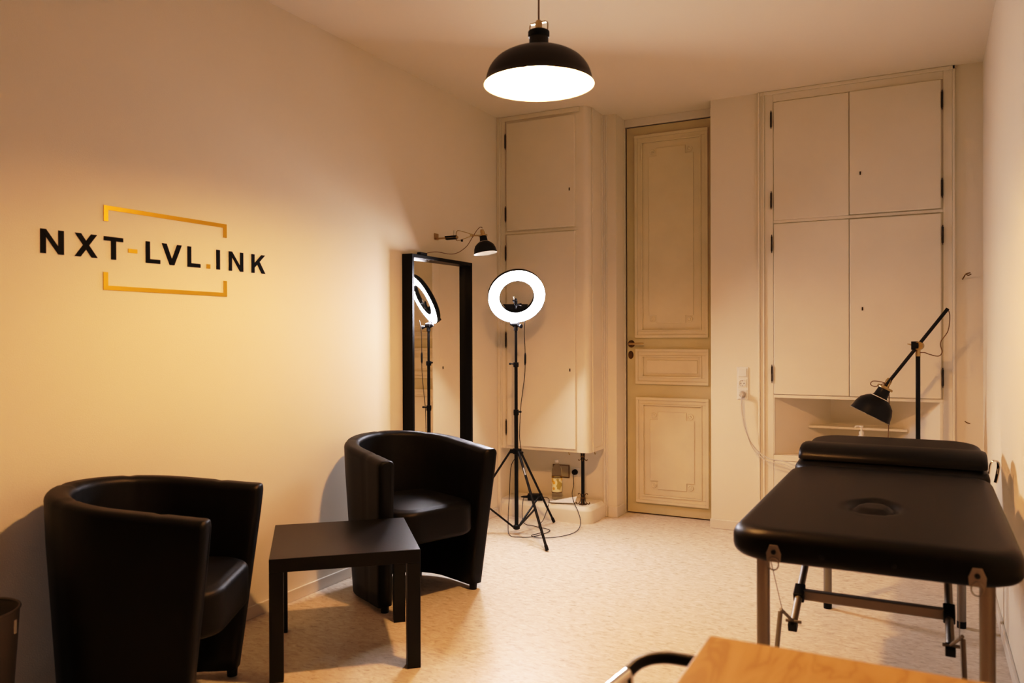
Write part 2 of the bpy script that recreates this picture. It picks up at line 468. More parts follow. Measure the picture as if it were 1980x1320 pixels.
# pump bottle in niche
pb = thing('pump_bottle', 'white pump bottle standing in the niche under the right cupboard', 'bottle', (-.352, 5.30, NZ0))
T_ = Matrix.Translation((-.352, 5.30, NZ0))
W('bottle_body', lathe(B(), [(0, .0), (.026, 0), (.028, .004), (.028, .11), (.024, .128), (.012, .14), (.011, .145), (0, .145)], 28, T_), M['white'], pb, smooth=True)
bm = lathe(B(), [(.014, .143), (.014, .160), (.006, .163), (.005, .185), (.013, .188), (.013, .196), (0, .198)], 20, T_)
tube(bm, [(-.352, 5.30, NZ0 + .193), (-.380, 5.29, NZ0 + .193), (-.390, 5.287, NZ0 + .186)], .0045, 8)
W('pump_head', bm, M['white'], pb, smooth=True)

# hook on back wall beside right cupboard, chip in plaster
bm = B(); tube(bm, smooth_path([(.186, YB, 1.575), (.190, YB - .03, 1.583), (.200, YB - .05, 1.600), (.222, YB - .055, 1.606)], 5), .0035, 6)
tube(bm, smooth_path([(.200, YB - .05, 1.600), (.212, YB - .048, 1.592), (.226, YB - .04, 1.600)], 4), .003, 6)
tag(obj('wire_hook', bm, M['bronze'], smooth=True), 'bent wire hook sticking out of the wall right of the four door cupboard', 'hook')
bm = B(); tube(bm, smooth_path([(.196, YB - .001, .765), (.205, YB - .001, .757), (.222, YB - .001, .752)], 4), .0028, 6)  # thin dark tube stands for the chip in the plaster
tag(obj('plaster_chip', bm, M['bronze'], smooth=True), 'tiny curved plaster chip low on the wall right of the cupboard', 'mark')

# switch + double socket by the door
sw = thing('switch_and_socket_panel', 'white wall switch above two sockets right of the door', 'socket', (-1.045, YB, .95))
W('backplate', box(B(), -1.080, -1.008, YB - .007, YB, .846, 1.057), M['white'], sw, bevel=.004)
W('rocker_switch', box(B(), -1.070, -1.018, YB - .013, YB - .006, .994, 1.047), M['white'], sw, bevel=.003)
for z in (.952, .882):
    bm = B(); box(bm, -1.071, -1.017, YB - .010, YB - .006, z - .027, z + .027)
    W('socket_frame', bm, M['white'], sw, bevel=.003)
    W('socket_cup', lathe(B(), [(.0195, .0035), (.0215, .0045), (.0215, .003), (.019, .0), (.0185, .001)], 28, axis_mx((-1.044, YB - .0095, z), (0, -1, 0))), M['white'], sw, smooth=True)
bm = B()
for dx, dz, r_ in ((-.0095, 0, .0028), (.0095, 0, .0028), (0, .016, .002), (0, -.016, .002)):
    lathe(bm, [(0, .0008), (r_, .0008), (r_, 0)], 10, axis_mx((-1.044 + dx, YB - .0103, .952 + dz), (0, -1, 0)))
W('socket_holes', bm, M['black'], sw)
cd = thing('extension_cord', 'white plug and double cord hanging from the lower wall socket', 'cord', (-1.044, YB - .01, .882))
W('plug', lathe(B(), [(0, .034), (.012, .034), (.018, .024), (.0185, .002), (0, .002)], 24, axis_mx((-1.044, YB - .011, .882), (0, -1, 0))), M['cord'], cd, smooth=True)
pts = [(-1.044, YB - .042, .878), (-1.044, YB - .05, .84), (-1.040, YB - .05, .76), (-1.022, YB - .055, .67), (-.985, YB - .06, .585), (-.93, YB - .07, .525), (-.86, YB - .09, .49), (-.74, YB - .12, .475), (-.55, YB - .2, .40), (-.30, YB - .3, .12), (-.1, YB - .35, .006)]
W('cable', tube(B(), smooth_path(pts, 6), .0035, 8), M['cord'], cd, smooth=True)
pts2 = [(x + .004 - (.006 if i > 4 else 0), y - .006, z - (.0 if i < 4 else .018)) for i, (x, y, z) in enumerate(pts[:-1])] + [(-.2, YB - .40, .006)]
W('cable', tube(B(), smooth_path(pts2, 6), .003, 8), M['cord'], cd, smooth=True)

# ------------------------------------------------------------------ wall lettering
logo = thing('wall_logo', 'black and gold vinyl lettering sign on the left wall above the armchairs', 'sign', (XL, 2.16, 1.43))
def fl(u, v, t): return Vector((XL + t, u, v))
Z0, CH = 1.5455, .0835
def letter(polys, y0, y1, mt='letter', name='letter', z0=Z0, h=CH):
    bm = B()
    for i, poly in enumerate(polys):
        prism(bm, [(y0 + (y1 - y0) * a, z0 + h * b) for a, b in poly], fl, .0003, .0022 + .0003 * i)
    return W(name, bm, M[mt], logo)
def R_(a0, a1, b0, b1): return [(a0, b0), (a1, b0), (a1, b1), (a0, b1)]
Np = [R_(0, .235, 0, 1), R_(.765, 1, 0, 1), [(.0, 1), (.235, 1), (1, 0), (.765, 0)]]
Np2 = [R_(0, .22, 0, 1), R_(.78, 1, 0, 1), [(.0, 1), (.22, 1), (1, 0), (.78, 0)]]
letter(Np, 1.641, 1.724)
letter([[(0, 0), (.26, 0), (.98, 1), (.72, 1)], [(.02, 1), (.28, 1), (1, 0), (.74, 0)]], 1.763, 1.851)
letter([R_(0, 1, .82, 1), R_(.375, .625, 0, .83)], 1.876, 1.955)
letter([R_(0, 1, .38, .56)], 1.976, 2.015, 'gold', 'dash')
Lp = [R_(0, .29, 0, 1), R_(0, 1, 0, .185)]
letter(Lp, 2.052, 2.117)
letter([[(0, 1), (.235, 1), (.60, 0), (.385, 0)], [(.765, 1), (1, 1), (.615, 0), (.395, 0)]], 2.125, 2.219)
letter(Lp, 2.247, 2.312)
letter([R_(0, 1, 0, .215)], 2.344, 2.363, 'gold', 'dot')
letter([R_(0, 1, 0, 1)], 2.3955, 2.4150)
letter(Np2, 2.463, 2.545)
letter([R_(0, .225, 0, 1), [(.15, .22), (.15, .46), (.72, 1), (.99, 1)], [(.36, .56), (.53, .70), (1, 0), (.735, 0)]], 2.593, 2.676)
bm = B()
for poly in (R_(1.876, 2.452, 1.7270, 1.7430), R_(2.434, 2.452, 1.685, 1.7270), R_(1.876, 1.894, 1.685, 1.7270)):
    prism(bm, poly, fl, .0003, .0025)
W('upper_bracket', bm, M['gold'], logo)
bm = B()
for poly in (R_(1.873, 2.452, 1.4310, 1.4475), R_(1.873, 1.892, 1.4475, 1.4970), R_(2.434, 2.452, 1.4475, 1.4990)):
    prism(bm, poly, fl, .0003, .0025)
W('lower_bracket', bm, M['gold'], logo)

# ------------------------------------------------------------------ mirror
mr = thing('wall_mirror', 'tall black box framed mirror hung on the left wall behind the armchair', 'mirror', (XL, 4.08, .13))
Y0, Y1, Zb, Zt, XF = 3.742, 4.420, .132, 1.735, -2.606
bm = B(); w = .021
box(bm, XL + .001, XF, Y0, Y0 + w, Zb, Zt); box(bm, XL + .001, XF, Y1 - w, Y1, Zb, Zt)
box(bm, XL + .001, XF, Y0 + w, Y1 - w, Zt - w, Zt); box(bm, XL + .001, XF, Y0 + w, Y1 - w, Zb, Zb + w)
W('mirror_frame', bm, M['frame'], mr, bevel=.0015)
W('mirror_glass', prism(B(), [(XL + .002, Y0 + w), (XL + .010, Y0 + w), (XL + .027, Y1 - w), (XL + .002, Y1 - w)], lambda u, v, t: Vector((u, v, t)), Zb + w, Zt - w), M['mirror'], mr)

# ------------------------------------------------------------------ pendant lamp
PX, PY, PZ = -1.184, 2.466, 2.122
pen = thing('pendant_lamp', 'black domed pendant lamp with white inside and brass top, lit, hanging from ceiling', 'lamp', (PX, PY, ZC))
T = Matrix.Translation((PX, PY, PZ))
outer = [(.191, 0), (.190, .003), (.184, .016), (.180, .034), (.170, .058), (.150, .083), (.122, .102), (.090, .115), (.060, .122), (.040, .128), (.0345, .136), (.033, .16), (.0325, .178)]
inner = [(.0305, .178), (.031, .16), (.0325, .137), (.038, .126), (.060, .119), (.090, .112), (.121, .099), (.148, .081), (.167, .057), (.177, .034), (.181, .016), (.187, .003), (.191, 0)]
outer = [(v.x, v.y) for v in smooth_path([(a, b, 0) for a, b in outer], 4)]
inner = [(v.x, v.y) for v in smooth_path([(a, b, 0) for a, b in inner], 4)]
sh = W('lamp_shade', lathe(B(), outer, 64, T), M['pendant'], pen, smooth=True)
W('shade_lining', lathe(B(), inner, 64, T), M['whiteen'], pen, smooth=True)
W('shade_collar', lathe(B(), [(.0, .186), (.034, .186), (.037, .183), (.037, .170), (.035, .164), (.033, .164)], 36, T), M['black'], pen, smooth=True)
bm = lathe(B(), [(.012, .186), (.012, .215), (.009, .222), (.005, .224), (0, .226)], 20, T)
for s in (-1, 1):
    tube(bm, smooth_path([(PX + s * .033, PY, PZ + .184), (PX + s * .034, PY, PZ + .208), (PX + s * .026, PY, PZ + .216), (PX + s * .010, PY, PZ + .217)], 5), .0022, 6)
    box(bm, PX + s * .010, PX + s * .030, PY - .006, PY + .006, PZ + .212, PZ + .216)
W('brass_cap', bm, M['brass'], pen, smooth=True)
W('cord', tube(B(), [(PX, PY, PZ + .224), (PX + .001, PY, ZC - .03)], .0032, 8), M['browncord'], pen, smooth=True)
W('ceiling_rose', lathe(B(), [(0, -.045), (.02, -.04), (.045, -.02), (.05, -.001), (0, -.001)], 30, Matrix.Translation((PX, PY, ZC))), M['black'], pen, smooth=True)
W('light_bulb', lathe(B(), [(0, -.043)] + [(.045 * math.sin(a), -.045 * math.cos(a)) for a in [k / 12 * PI for k in range(1, 11)]] + [(.016, .055), (.014, .075), (0, .075)], 28, Matrix.Translation((PX, PY, PZ + .068))), M['bulb'], pen, smooth=True)

# ------------------------------------------------------------------ ring light on tripod
RX_, RY_ = -2.31, 4.46
rl = thing('ring_light', 'lit white ring light on a black tripod stand in front of the left cupboard', 'lamp', (RX_, RY_, 0))
W('pole', tube(B(), [(RX_, RY_, .03), (RX_, RY_, .78)], .0125, 16), M['black'], rl, smooth=True)
W('pole', tube(B(), [(RX_, RY_, .77), (RX_, RY_, 1.09)], .0105, 16), M['black'], rl, smooth=True)
W('pole', tube(B(), [(RX_, RY_, 1.08), (RX_, RY_, 1.30)], .0085, 16), M['black'], rl, smooth=True)
for z, s, hh in ((1.078, -1, .03), (.775, 1, .035)):
    bm = lathe(B(), [(.009, -hh / 2), (.0165, -hh / 2), (.0175, 0), (.0165, hh / 2), (.009, hh / 2)], 20, Matrix.Translation((RX_, RY_, z)))
    tube(bm, [(RX_ + s * .012, RY_ - .006, z + .005), (RX_ + s * .032, RY_ - .012, z + .006)], .004, 8)
    tube(bm, [(RX_ + s * .030, RY_ - .011, z + .006), (RX_ + s * .042, RY_ - .016, z + .006)], [.007, .006], 8)
    W('locking_collar', bm, M['blackplastic'], rl, smooth=True)
ZH = .53
bm = lathe(B(), [(.013, -.022), (.022, -.018), (.024, 0), (.022, .014), (.013, .016)], 20, Matrix.Translation((RX_, RY_, ZH)))
tube(bm, [(RX_ + .015, RY_ - .01, ZH - .002), (RX_ + .055, RY_ - .02, ZH - .006)], [.006, .008], 8)
feet = [(-1.962, 4.176), (-2.225, 4.845), (-2.655, 4.305)]
for fx, fy in feet:
    d = Vector((fx - RX_, fy - RY_, 0)).normalized()
    box(bm, .012, .040, -.010, .010, -.014, .010, Matrix.Translation((RX_, RY_, ZH)) @ Matrix.Rotation(math.atan2(d.y, d.x), 4, 'Z'))
W('leg_hub', bm, M['blackplastic'], rl, smooth=True)
W('base_hub', lathe(B(), [(0, -.012), (.014, -.012), (.022, -.006), (.022, .012), (.013, .018)], 20, Matrix.Translation((RX_, RY_, .042))), M['blackplastic'], rl, smooth=True)
for fx, fy in feet:
    f = Vector((fx, fy, .008)); d = Vector((fx - RX_, fy - RY_, 0)); L = d.length; d.normalize()
    top = Vector((RX_, RY_, ZH)) + d * .036
    lg = W('leg', tube(B(), [top, f], .0085, 12, sq=.8), M['black'], rl, smooth=True)
    mid = top.lerp(f, .60)
    lo = Vector((RX_, RY_, .045)) + d * .02
    W('brace', tube(B(), [lo, mid], .0062, 8), M['black'], rl, smooth=True)
    W('foot_tip', tube(B(), [f - (f - top).normalized() * .03, f], [.0105, .0105], 12), M['blackplastic'], rl, smooth=True)
# maker's name on the front leg
def text_mesh(body, size, mx, name, m, parent, root):
    cu = bpy.data.curves.new('txt', 'FONT'); cu.body = body; cu.size = size; cu.align_x = 'CENTER'; cu.align_y = 'CENTER'; cu.extrude = .0002
    to = bpy.data.objects.new('txt', cu); C.objects.link(to)
    bpy.context.view_layer.update()
    dg = bpy.context.evaluated_depsgraph_get()
    me = bpy.data.meshes.new_from_object(to.evaluated_get(dg))
    bpy.data.objects.remove(to, do_unlink=True)
    me.materials.clear(); me.materials.append(m)
    me.transform(mx)
    o = bpy.data.objects.new(name, me); C.objects.link(o); o.parent = parent
    if parent is root: rel(o, root)
    return o
f = Vector((feet[0][0], feet[0][1], .008)); d = Vector((feet[0][0] - RX_, feet[0][1] - RY_, 0)).normalized()
top = Vector((RX_, RY_, ZH)) + d * .036
ld = (f - top).normalized()
view = Vector((.46, -.88, .25)); nrm = (view - ld * view.dot(ld)).normalized()
yax = nrm.cross(ld)
R3 = Matrix((ld, yax, nrm)).transposed().to_4x4()
text_mesh('NEEWER', .013, Matrix.Translation(top.lerp(f, .22) + nrm * .0088) @ R3, 'maker_lettering', M['white'], rl, rl)

# ring head, faces the room and tilts down
yaw = math.radians(37); til = math.radians(28)
n = Vector((math.sin(yaw) * math.cos(til), -math.cos(yaw) * math.cos(til), -math.sin(til)))
RC = Vector((RX_ + .015, RY_ - .02, 1.515))
side = Vector((math.cos(yaw), math.sin(yaw), 0)); up = n.cross(side); up = -up if up.z < 0 else up
RM = Matrix.Translation(RC) @ Matrix((side, up, side.cross(up))).transposed().to_4x4()
zdir = side.cross(up)
sg = 1 if zdir.dot(n) > 0 else -1
RO, RI = .180, .112
W('ring_diffuser', lathe(B(), [(RI + .001, sg * .006), (RI + .003, sg * .015), (RI + .010, sg * .018), (RO - .010, sg * .018), (RO - .003, sg * .015), (RO - .001, sg * .006), (RI + .001, sg * .006)], 72, RM), M['ring'], rl, smooth=True)
W('ring_housing', lathe(B(), [(RI, sg * .004), (RI, sg * .019), (RI - .003, sg * .019), (RI - .003, sg * -.006), (RI + .01, sg * -.016), (RO - .01, sg * -.016), (RO + .003, sg * -.006), (RO + .003, sg * .019), (RO, sg * .019), (RO, sg * .004), (RI, sg * .004)], 72, RM), M['blackplastic'], rl, smooth=True)
# bracket, ball joint, knobs
lo = RM @ Vector((0, -(RI + RO) / 2, sg * -.018))
jt = Vector((RX_, RY_, 1.335))
bm = B(); box(bm, -.022, .022, -RO + .002, -RI + .002, sg * -.030 if sg > 0 else .014, sg * -.014 if sg > 0 else .030, RM)
tube(bm, [lo, jt + Vector((0, 0, .01))], .010, 10)
tube(bm, [(RX_ - .018, RY_, 1.335), (RX_ + .018, RY_, 1.335)], .017, 16)
tube(bm, [(RX_, RY_, 1.335), (RX_, RY_, 1.295)], .013, 12)
tube(bm, [(RX_ + .02, RY_ - .005, 1.325), (RX_ + .045, RY_ - .012, 1.322)], [.005, .014], 12)
tube(bm, [(RX_ - .02, RY_, 1.335), (RX_ - .036, RY_ + .004, 1.34)], [.012, .012], 12)
W('tilt_bracket', bm, M['blackplastic'], rl, smooth=True)
# phone holder bar inside the ring
def rp(x, y, z=0): return RM @ Vector((x, y, sg * z))
bm = B()
prism(bm, [(-.080, -.062), (.080, -.062), (.055, -.098), (.02, -.110), (-.02, -.110), (-.055, -.098)], lambda u, v, t: rp(u, v, t), -.008, .006)
W('accessory_plate', bm, M['blackplastic'], rl)
bm = B()
tube(bm, [rp(0, -.085, .01), rp(0, -.055, .02)], .008, 10)
tube(bm, [rp(-.004, -.055, .02), rp(-.004, -.030, .018)], .011, 12)
tube(bm, [rp(.008, -.05, .02), rp(.032, -.052, .02)], [.004, .009], 8)
tube(bm, [rp(-.008, -.028, .02), rp(-.014, -.018, .02)], [.015, .015], 14)
W('phone_mount', bm, M['blackplastic'], rl, smooth=True)
W('mount_screw', tube(B(), [rp(-.014, -.018, .02), rp(-.022, .006, .02)], .006, 10), M['chrome'], rl, smooth=True)
# power cable of the ring with inline controller and adapter
pts = [RC + Vector((.055, .012, -.145)), (RX_ + .060, RY_, 1.28), (RX_ + .062, RY_ + .005, 1.17), (RX_ + .06, RY_ + .005, 1.02), (RX_ + .045, RY_, .90), (RX_ + .03, RY_, .78), (RX_ + .024, RY_, .62), (RX_ + .024, RY_ + .01, .52), (RX_ - .03, RY_ - .01, .44), (RX_ - .045, RY_ - .01, .25), (RX_ - .05, RY_ - .02, .08), (RX_ - .02, RY_ - .06, .006), (RX_ + .06, RY_ - .08, .006), (RX_ + .14, RY_ - .02, .006), (RX_ + .16, RY_ + .16, .006), (RX_ + .02, RY_ + .22, .006), (RX_ - .08, RY_ + .25, .02), (RX_ - .16, RY_ + .415, .135), (RX_ - .13, RY_ + .50, .150)]
cb1 = rl
W('power_cable', tube(B(), smooth_path(pts, 6), .0022, 6), M['blackplastic'], cb1, smooth=True)
W('inline_switch', tube(B(), [(RX_ + .062, RY_ + .006, 1.155), (RX_ + .063, RY_ + .006, 1.14), (RX_ + .0625, RY_ + .006, 1.09), (RX_ + .061, RY_ + .006, 1.075)], [.003, .0065, .0065, .003], 10), M['blackplastic'], cb1, smooth=True)
ad = thing('power_adapter', 'black power adapter brick with looping black cable on the plinth behind the tripod', 'adapter', (-2.42, 4.98, ZP))
AD = Matrix.Translation((-2.425, 4.965, ZP)) @ Matrix.Rotation(.45, 4, 'Z')
W('adapter_body', box(B(), -.052, .052, -.022, .022, .001, .046, AD), M['blackplastic'], ad, bevel=.005)
W('adapter_plug', tube(B(), [AD @ Vector((-.052, 0, .024)), AD @ Vector((-.08, 0, .024)), AD @ Vector((-.10, 0, .024))], [.009, .007, .003], 10), M['blackplastic'], ad, smooth=True)
pts = [AD @ Vector((.052, 0, .02)), AD @ Vector((.085, -.01, .02)), (-2.30, 4.93, ZP + .006), (-2.28, 4.80, .03), (-2.27, 4.70, .006), (-2.18, 4.55, .006), (-2.20, 4.45, .006), (-2.12, 4.42, .006), (-2.02, 4.52, .006), (-1.99, 4.68, .006), (-2.02, 4.82, .03), (-2.06, 4.87, .09), (-2.10, 4.90, .135), (-2.15, 4.98, .18), (-2.18, 5.08, .22), (-2.205, 5.13, .27), (-2.212, YB - .034, .290)]
W('adapter_cable', tube(B(), smooth_path(pts, 6), .0022, 6), M['blackplastic'], ad, smooth=True)

# bottle with lemon label, paper
bt = thing('drink_bottle', 'clear plastic bottle with yellow citrus label on the white plinth', 'bottle', (-2.30, 5.06, ZP))
T = Matrix.Translation((-2.30, 5.06, ZP))
W('bottle_body', lathe(B(), [(0, .006), (.02, .0), (.034, .002), (.0365, .012), (.0365, .195), (.034, .215), (.024, .238), (.0135, .250), (.0135, .268)], 36, T), M['bottle'], bt, smooth=True)
W('bottle_cap', lathe(B(), [(.0152, .264), (.0152, .280), (0, .281)], 24, T), M['white'], bt, smooth=True)
W('bottle_label', lathe(B(), [(.0371, .055), (.0371, .158)], 36, T), M['label'], bt, smooth=True)
W('label_edge', lathe(B(), [(.0375, .155), (.0375, .160)], 36, T), M['bronze'], bt, smooth=True)
W('label_edge', lathe(B(), [(.0375, .052), (.0375, .057)], 36, T), M['bronze'], bt, smooth=True)
bm = B()
g = [[Vector((-2.295, 4.905, ZP + .002)), Vector((-2.15, 4.985, ZP + .032))], [Vector((-2.262, 4.845, ZP - .004 + .02)), Vector((-2.115, 4.93, ZP + .022))]]
g = [[(-2.32, 4.95, ZP + .004), (-2.13, 5.02, ZP + .045)], [(-2.27, 4.90, ZP + .012), (-2.12, 4.95, ZP + .012)]]
vs = [[bm.verts.new(p) for p in row] for row in g]
bm.faces.new((vs[0][0], vs[0][1], vs[1][1], vs[1][0]))
pp = obj('paper_leaflet', bm, M['paper']); so_ = pp.modifiers.new('thick', 'SOLIDIFY'); so_.thickness = .0015
tag(pp, 'folded white paper leaflet on the plinth in front of the bottle', 'paper')

# ------------------------------------------------------------------ clamp lamp on the left wall
def shade(T, s, root, name='lamp_shade'):
    o_ = [(.073, 0), (.072, .002), (.069, .012), (.066, .030), (.058, .050), (.044, .064), (.030, .073), (.024, .080), (.0215, .100), (.021, .112)]
    i_ = [(.0195, .112), (.0225, .080), (.043, .062), (.056, .049), (.064, .030), (.067, .012), (.073, 0)]
    W(name, lathe(B(), [(a * s, b * s) for a, b in o_], 44, T), M['black'], root, smooth=True)
    W('shade_lining', lathe(B(), [(a * s, b * s) for a, b in i_], 44, T), M['whiteen'], root, smooth=True)
    W('brass_ring', lathe(B(), [(.021 * s, .108 * s), (.027 * s, .108 * s), (.028 * s, .112 * s), (.026 * s, .116 * s), (.0, .117 * s)], 30, T), M['brass'], root, smooth=True)
    bm = lathe(B(), [(.010 * s, .116 * s), (.011 * s, .140 * s), (.008 * s, .150 * s), (0, .152 * s)], 18, T)
    for k in range(2):
        c_ = 1 if k else -1
        tube(bm, smooth_path([T @ Vector((c_ * .025 * s, 0, .114 * s)), T @ Vector((c_ * .025 * s, 0, .136 * s)), T @ Vector((c_ * .018 * s, 0, .146 * s)), T @ Vector((c_ * .008 * s, 0, .147 * s))], 4), .0014, 6)
    W('lamp_holder', bm, M['brass'], root, smooth=True)
WL = thing('clamp_lamp', 'small black clamp lamp with brass fittings on a wall bracket above the mirror', 'lamp', (XL, 4.10, 1.87))
YL = 4.10
bm = B(); box(bm, XL + .001, XL + .006, YL - .022, YL + .022, 1.855, 1.893); W('wall_plate', bm, M['brass'], WL, bevel=.001)
W('bracket_bar', box(B(), XL + .005, XL + .135, YL - .006, YL + .006, 1.857, 1.866), M['brass'], WL)
bm = box(B(), XL + .075, XL + .150, YL - .012, YL + .012, 1.850, 1.860); box(bm, XL + .070, XL + .150, YL - .012, YL + .012, 1.863, 1.873)
W('clamp_jaw', bm, M['blackplastic'], WL, bevel=.003)
W('clamp_screw', tube(B(), [(XL + .128, YL, 1.868), (XL + .130, YL, 1.905)], .0022, 8), M['chrome'], WL, smooth=True)
bm = tube(B(), smooth_path([(XL + .148, YL, 1.890), (XL + .158, YL, 1.901), (XL + .185, YL, 1.896), (XL + .235, YL, 1.880), (XL + .265, YL, 1.868)], 5), .0022, 6)
tube(bm, smooth_path([(XL + .148, YL, 1.890), (XL + .147, YL, 1.850), (XL + .155, YL, 1.840), (XL + .190, YL, 1.846), (XL + .235, YL, 1.858), (XL + .265, YL, 1.866)], 5), .0022, 6)
W('wire_arm', bm, M['brass'], WL, smooth=True)
W('plaster_chip', box(B(), XL + .183, XL + .192, YL - .005, YL + .005, 1.833, 1.845), M['blackplastic'], WL)
W('clamp_pivot', tube(B(), [(XL + .150, YL - .008, 1.862), (XL + .150, YL + .008, 1.862)], .008, 12), M['brass'], WL, smooth=True)
bm = B()
tube(bm, [(XL + .258, YL - .010, 1.866), (XL + .258, YL + .010, 1.866)], .009, 12); tube(bm, [(XL + .258, YL, 1.866), (XL + .312, YL, 1.862)], .0045, 8)
W('arm_joint', bm, M['brass'], WL, smooth=True)
hd = Vector((.16, 0, -1)).normalized()
rimc = Vector((XL + .352, YL, 1.752))
shade(axis_mx(rimc, -hd), .98, WL)
pts = [(XL + .330, YL, 1.905), (XL + .318, YL, 1.912), (XL + .295, YL, 1.897), (XL + .262, YL, 1.855), (XL + .225, YL - .01, 1.800), (XL + .17, YL - .02, 1.765), (XL + .11, YL - .02, 1.760), (XL + .05, YL - .06, 1.772), (XL + .035, 3.98, 1.764), (XL + .035, 3.93, 1.752)]
W('lamp_cable', tube(B(), smooth_path(pts, 6), .0022, 6), M['browncord'], WL, smooth=True)
tag(obj('inline_switch', box(B(), XL + .022, XL + .048, 3.86, 3.935, Zt + .001, Zt + .021), M['blackplastic'], bevel=.005), 'small black inline switch box lying on the top edge of the mirror', 'switch')
tag(obj('mirror_bracket', box(B(), XL + .001, XL + .030, 4.30, 4.345, Zt + .001, Zt + .009), M['brass'], bevel=.001), 'small brass wall bracket on the mirror top right of the switch', 'bracket')

# ------------------------------------------------------------------ floor lamp behind the massage table
FX, FY = -.039, 4.88
fl_ = thing('floor_lamp', 'black floor lamp with slanted arm and brass joint behind the massage table', 'lamp', (FX, FY, 0))
W('lamp_base', lathe(B(), [(0, 0), (.13, 0), (.13, .018), (.118, .026), (0, .026)], 48, Matrix.Translation((FX, FY, 0))), M['black'], fl_, smooth=True)
W('lamp_pole', tube(B(), [(FX, FY, .02), (FX, FY, 1.15)], .0115, 16), M['black'], fl_, smooth=True)
W('pole_sleeve', tube(B(), [(FX, FY, 1.14), (FX, FY, 1.18)], .013, 16), M['brass'], fl_, smooth=True)
bm = tube(B(), [(FX - .033, FY - .015, 1.199), (FX + .002, FY - .015, 1.199)], .023, 20)
W('joint_knob', bm, M['blackplastic'], fl_, smooth=True)
bm = tube(B(), [(FX + .002, FY - .032, 1.198), (FX + .009, FY + .004, 1.198)], .023, 20)
tube(bm, [(FX - .052, FY - .013, 1.208), (FX - .028, FY - .013, 1.203)], [.002, .006], 8)
W('brass_disc', bm, M['brass'], fl_, smooth=True)
W('lamp_arm', tube(B(), [(.105, FY - .015, 1.399), (-.200, FY - .015, .974)], .0093, 14), M['black'], fl_, smooth=True)
hd = Vector((-.44, -.10, -.88)).normalized()
rimc = Vector((-.281, FY - .02, .806))
shade(axis_mx(rimc, -hd), 1.56, fl_)
bm = tube(B(), [(-.200, FY - .015, .974), (-.214, FY - .015, .950)], .011, 12)
tube(bm, [(-.205, FY - .03, .962), (-.205, FY + .004, .962)], .009, 12)
W('neck_joint', bm, M['brass'], fl_, smooth=True)
pts = [(.105, FY - .012, 1.397), (.114, FY, 1.36), (.106, FY, 1.28), (.070, FY, 1.215), (.078, FY, 1.165), (.060, FY, 1.142), (.02, FY, 1.150), (-.005, FY - .005, 1.160), (FX + .01, FY - .01, 1.16)]
W('lamp_cable', tube(B(), smooth_path(pts, 6), .0026, 6), M['browncord'], fl_, smooth=True)
pts = [(-.190, FY - .02, .98), (-.215, FY - .03, .995), (-.262, FY - .03, 1.0), (-.275, FY - .03, .982), (-.25, FY - .03, .970), (-.20, FY - .02, .985), (-.183, FY, .93), (-.187, FY + .02, .72), (-.192, FY + .02, .45), (-.13, FY + .02, .12), (FX - .05, FY - .01, .032)]
W('lamp_cable', tube(B(), smooth_path(pts, 6), .0026, 6), M['browncord'], fl_, smooth=True)

# ------------------------------------------------------------------ coffee table
ct = thing('coffee_table', 'low square black side table between the two tub armchairs', 'table', (-2.086, 2.505, 0), math.radians(42.0))
h = .275
obj('tabletop', box(B(), -h, h, -h, h, .40, .45), M['table'], ct, bevel=.002)
for sx in (-1, 1):
    for sy in (-1, 1):
        x0 = sx * h - (.05 if sx > 0 else 0); y0 = sy * h - (.05 if sy > 0 else 0)
        obj('leg', box(B(), x0, x0 + .05, y0, y0 + .05, 0, .3995), M['table'], ct, bevel=.0015)

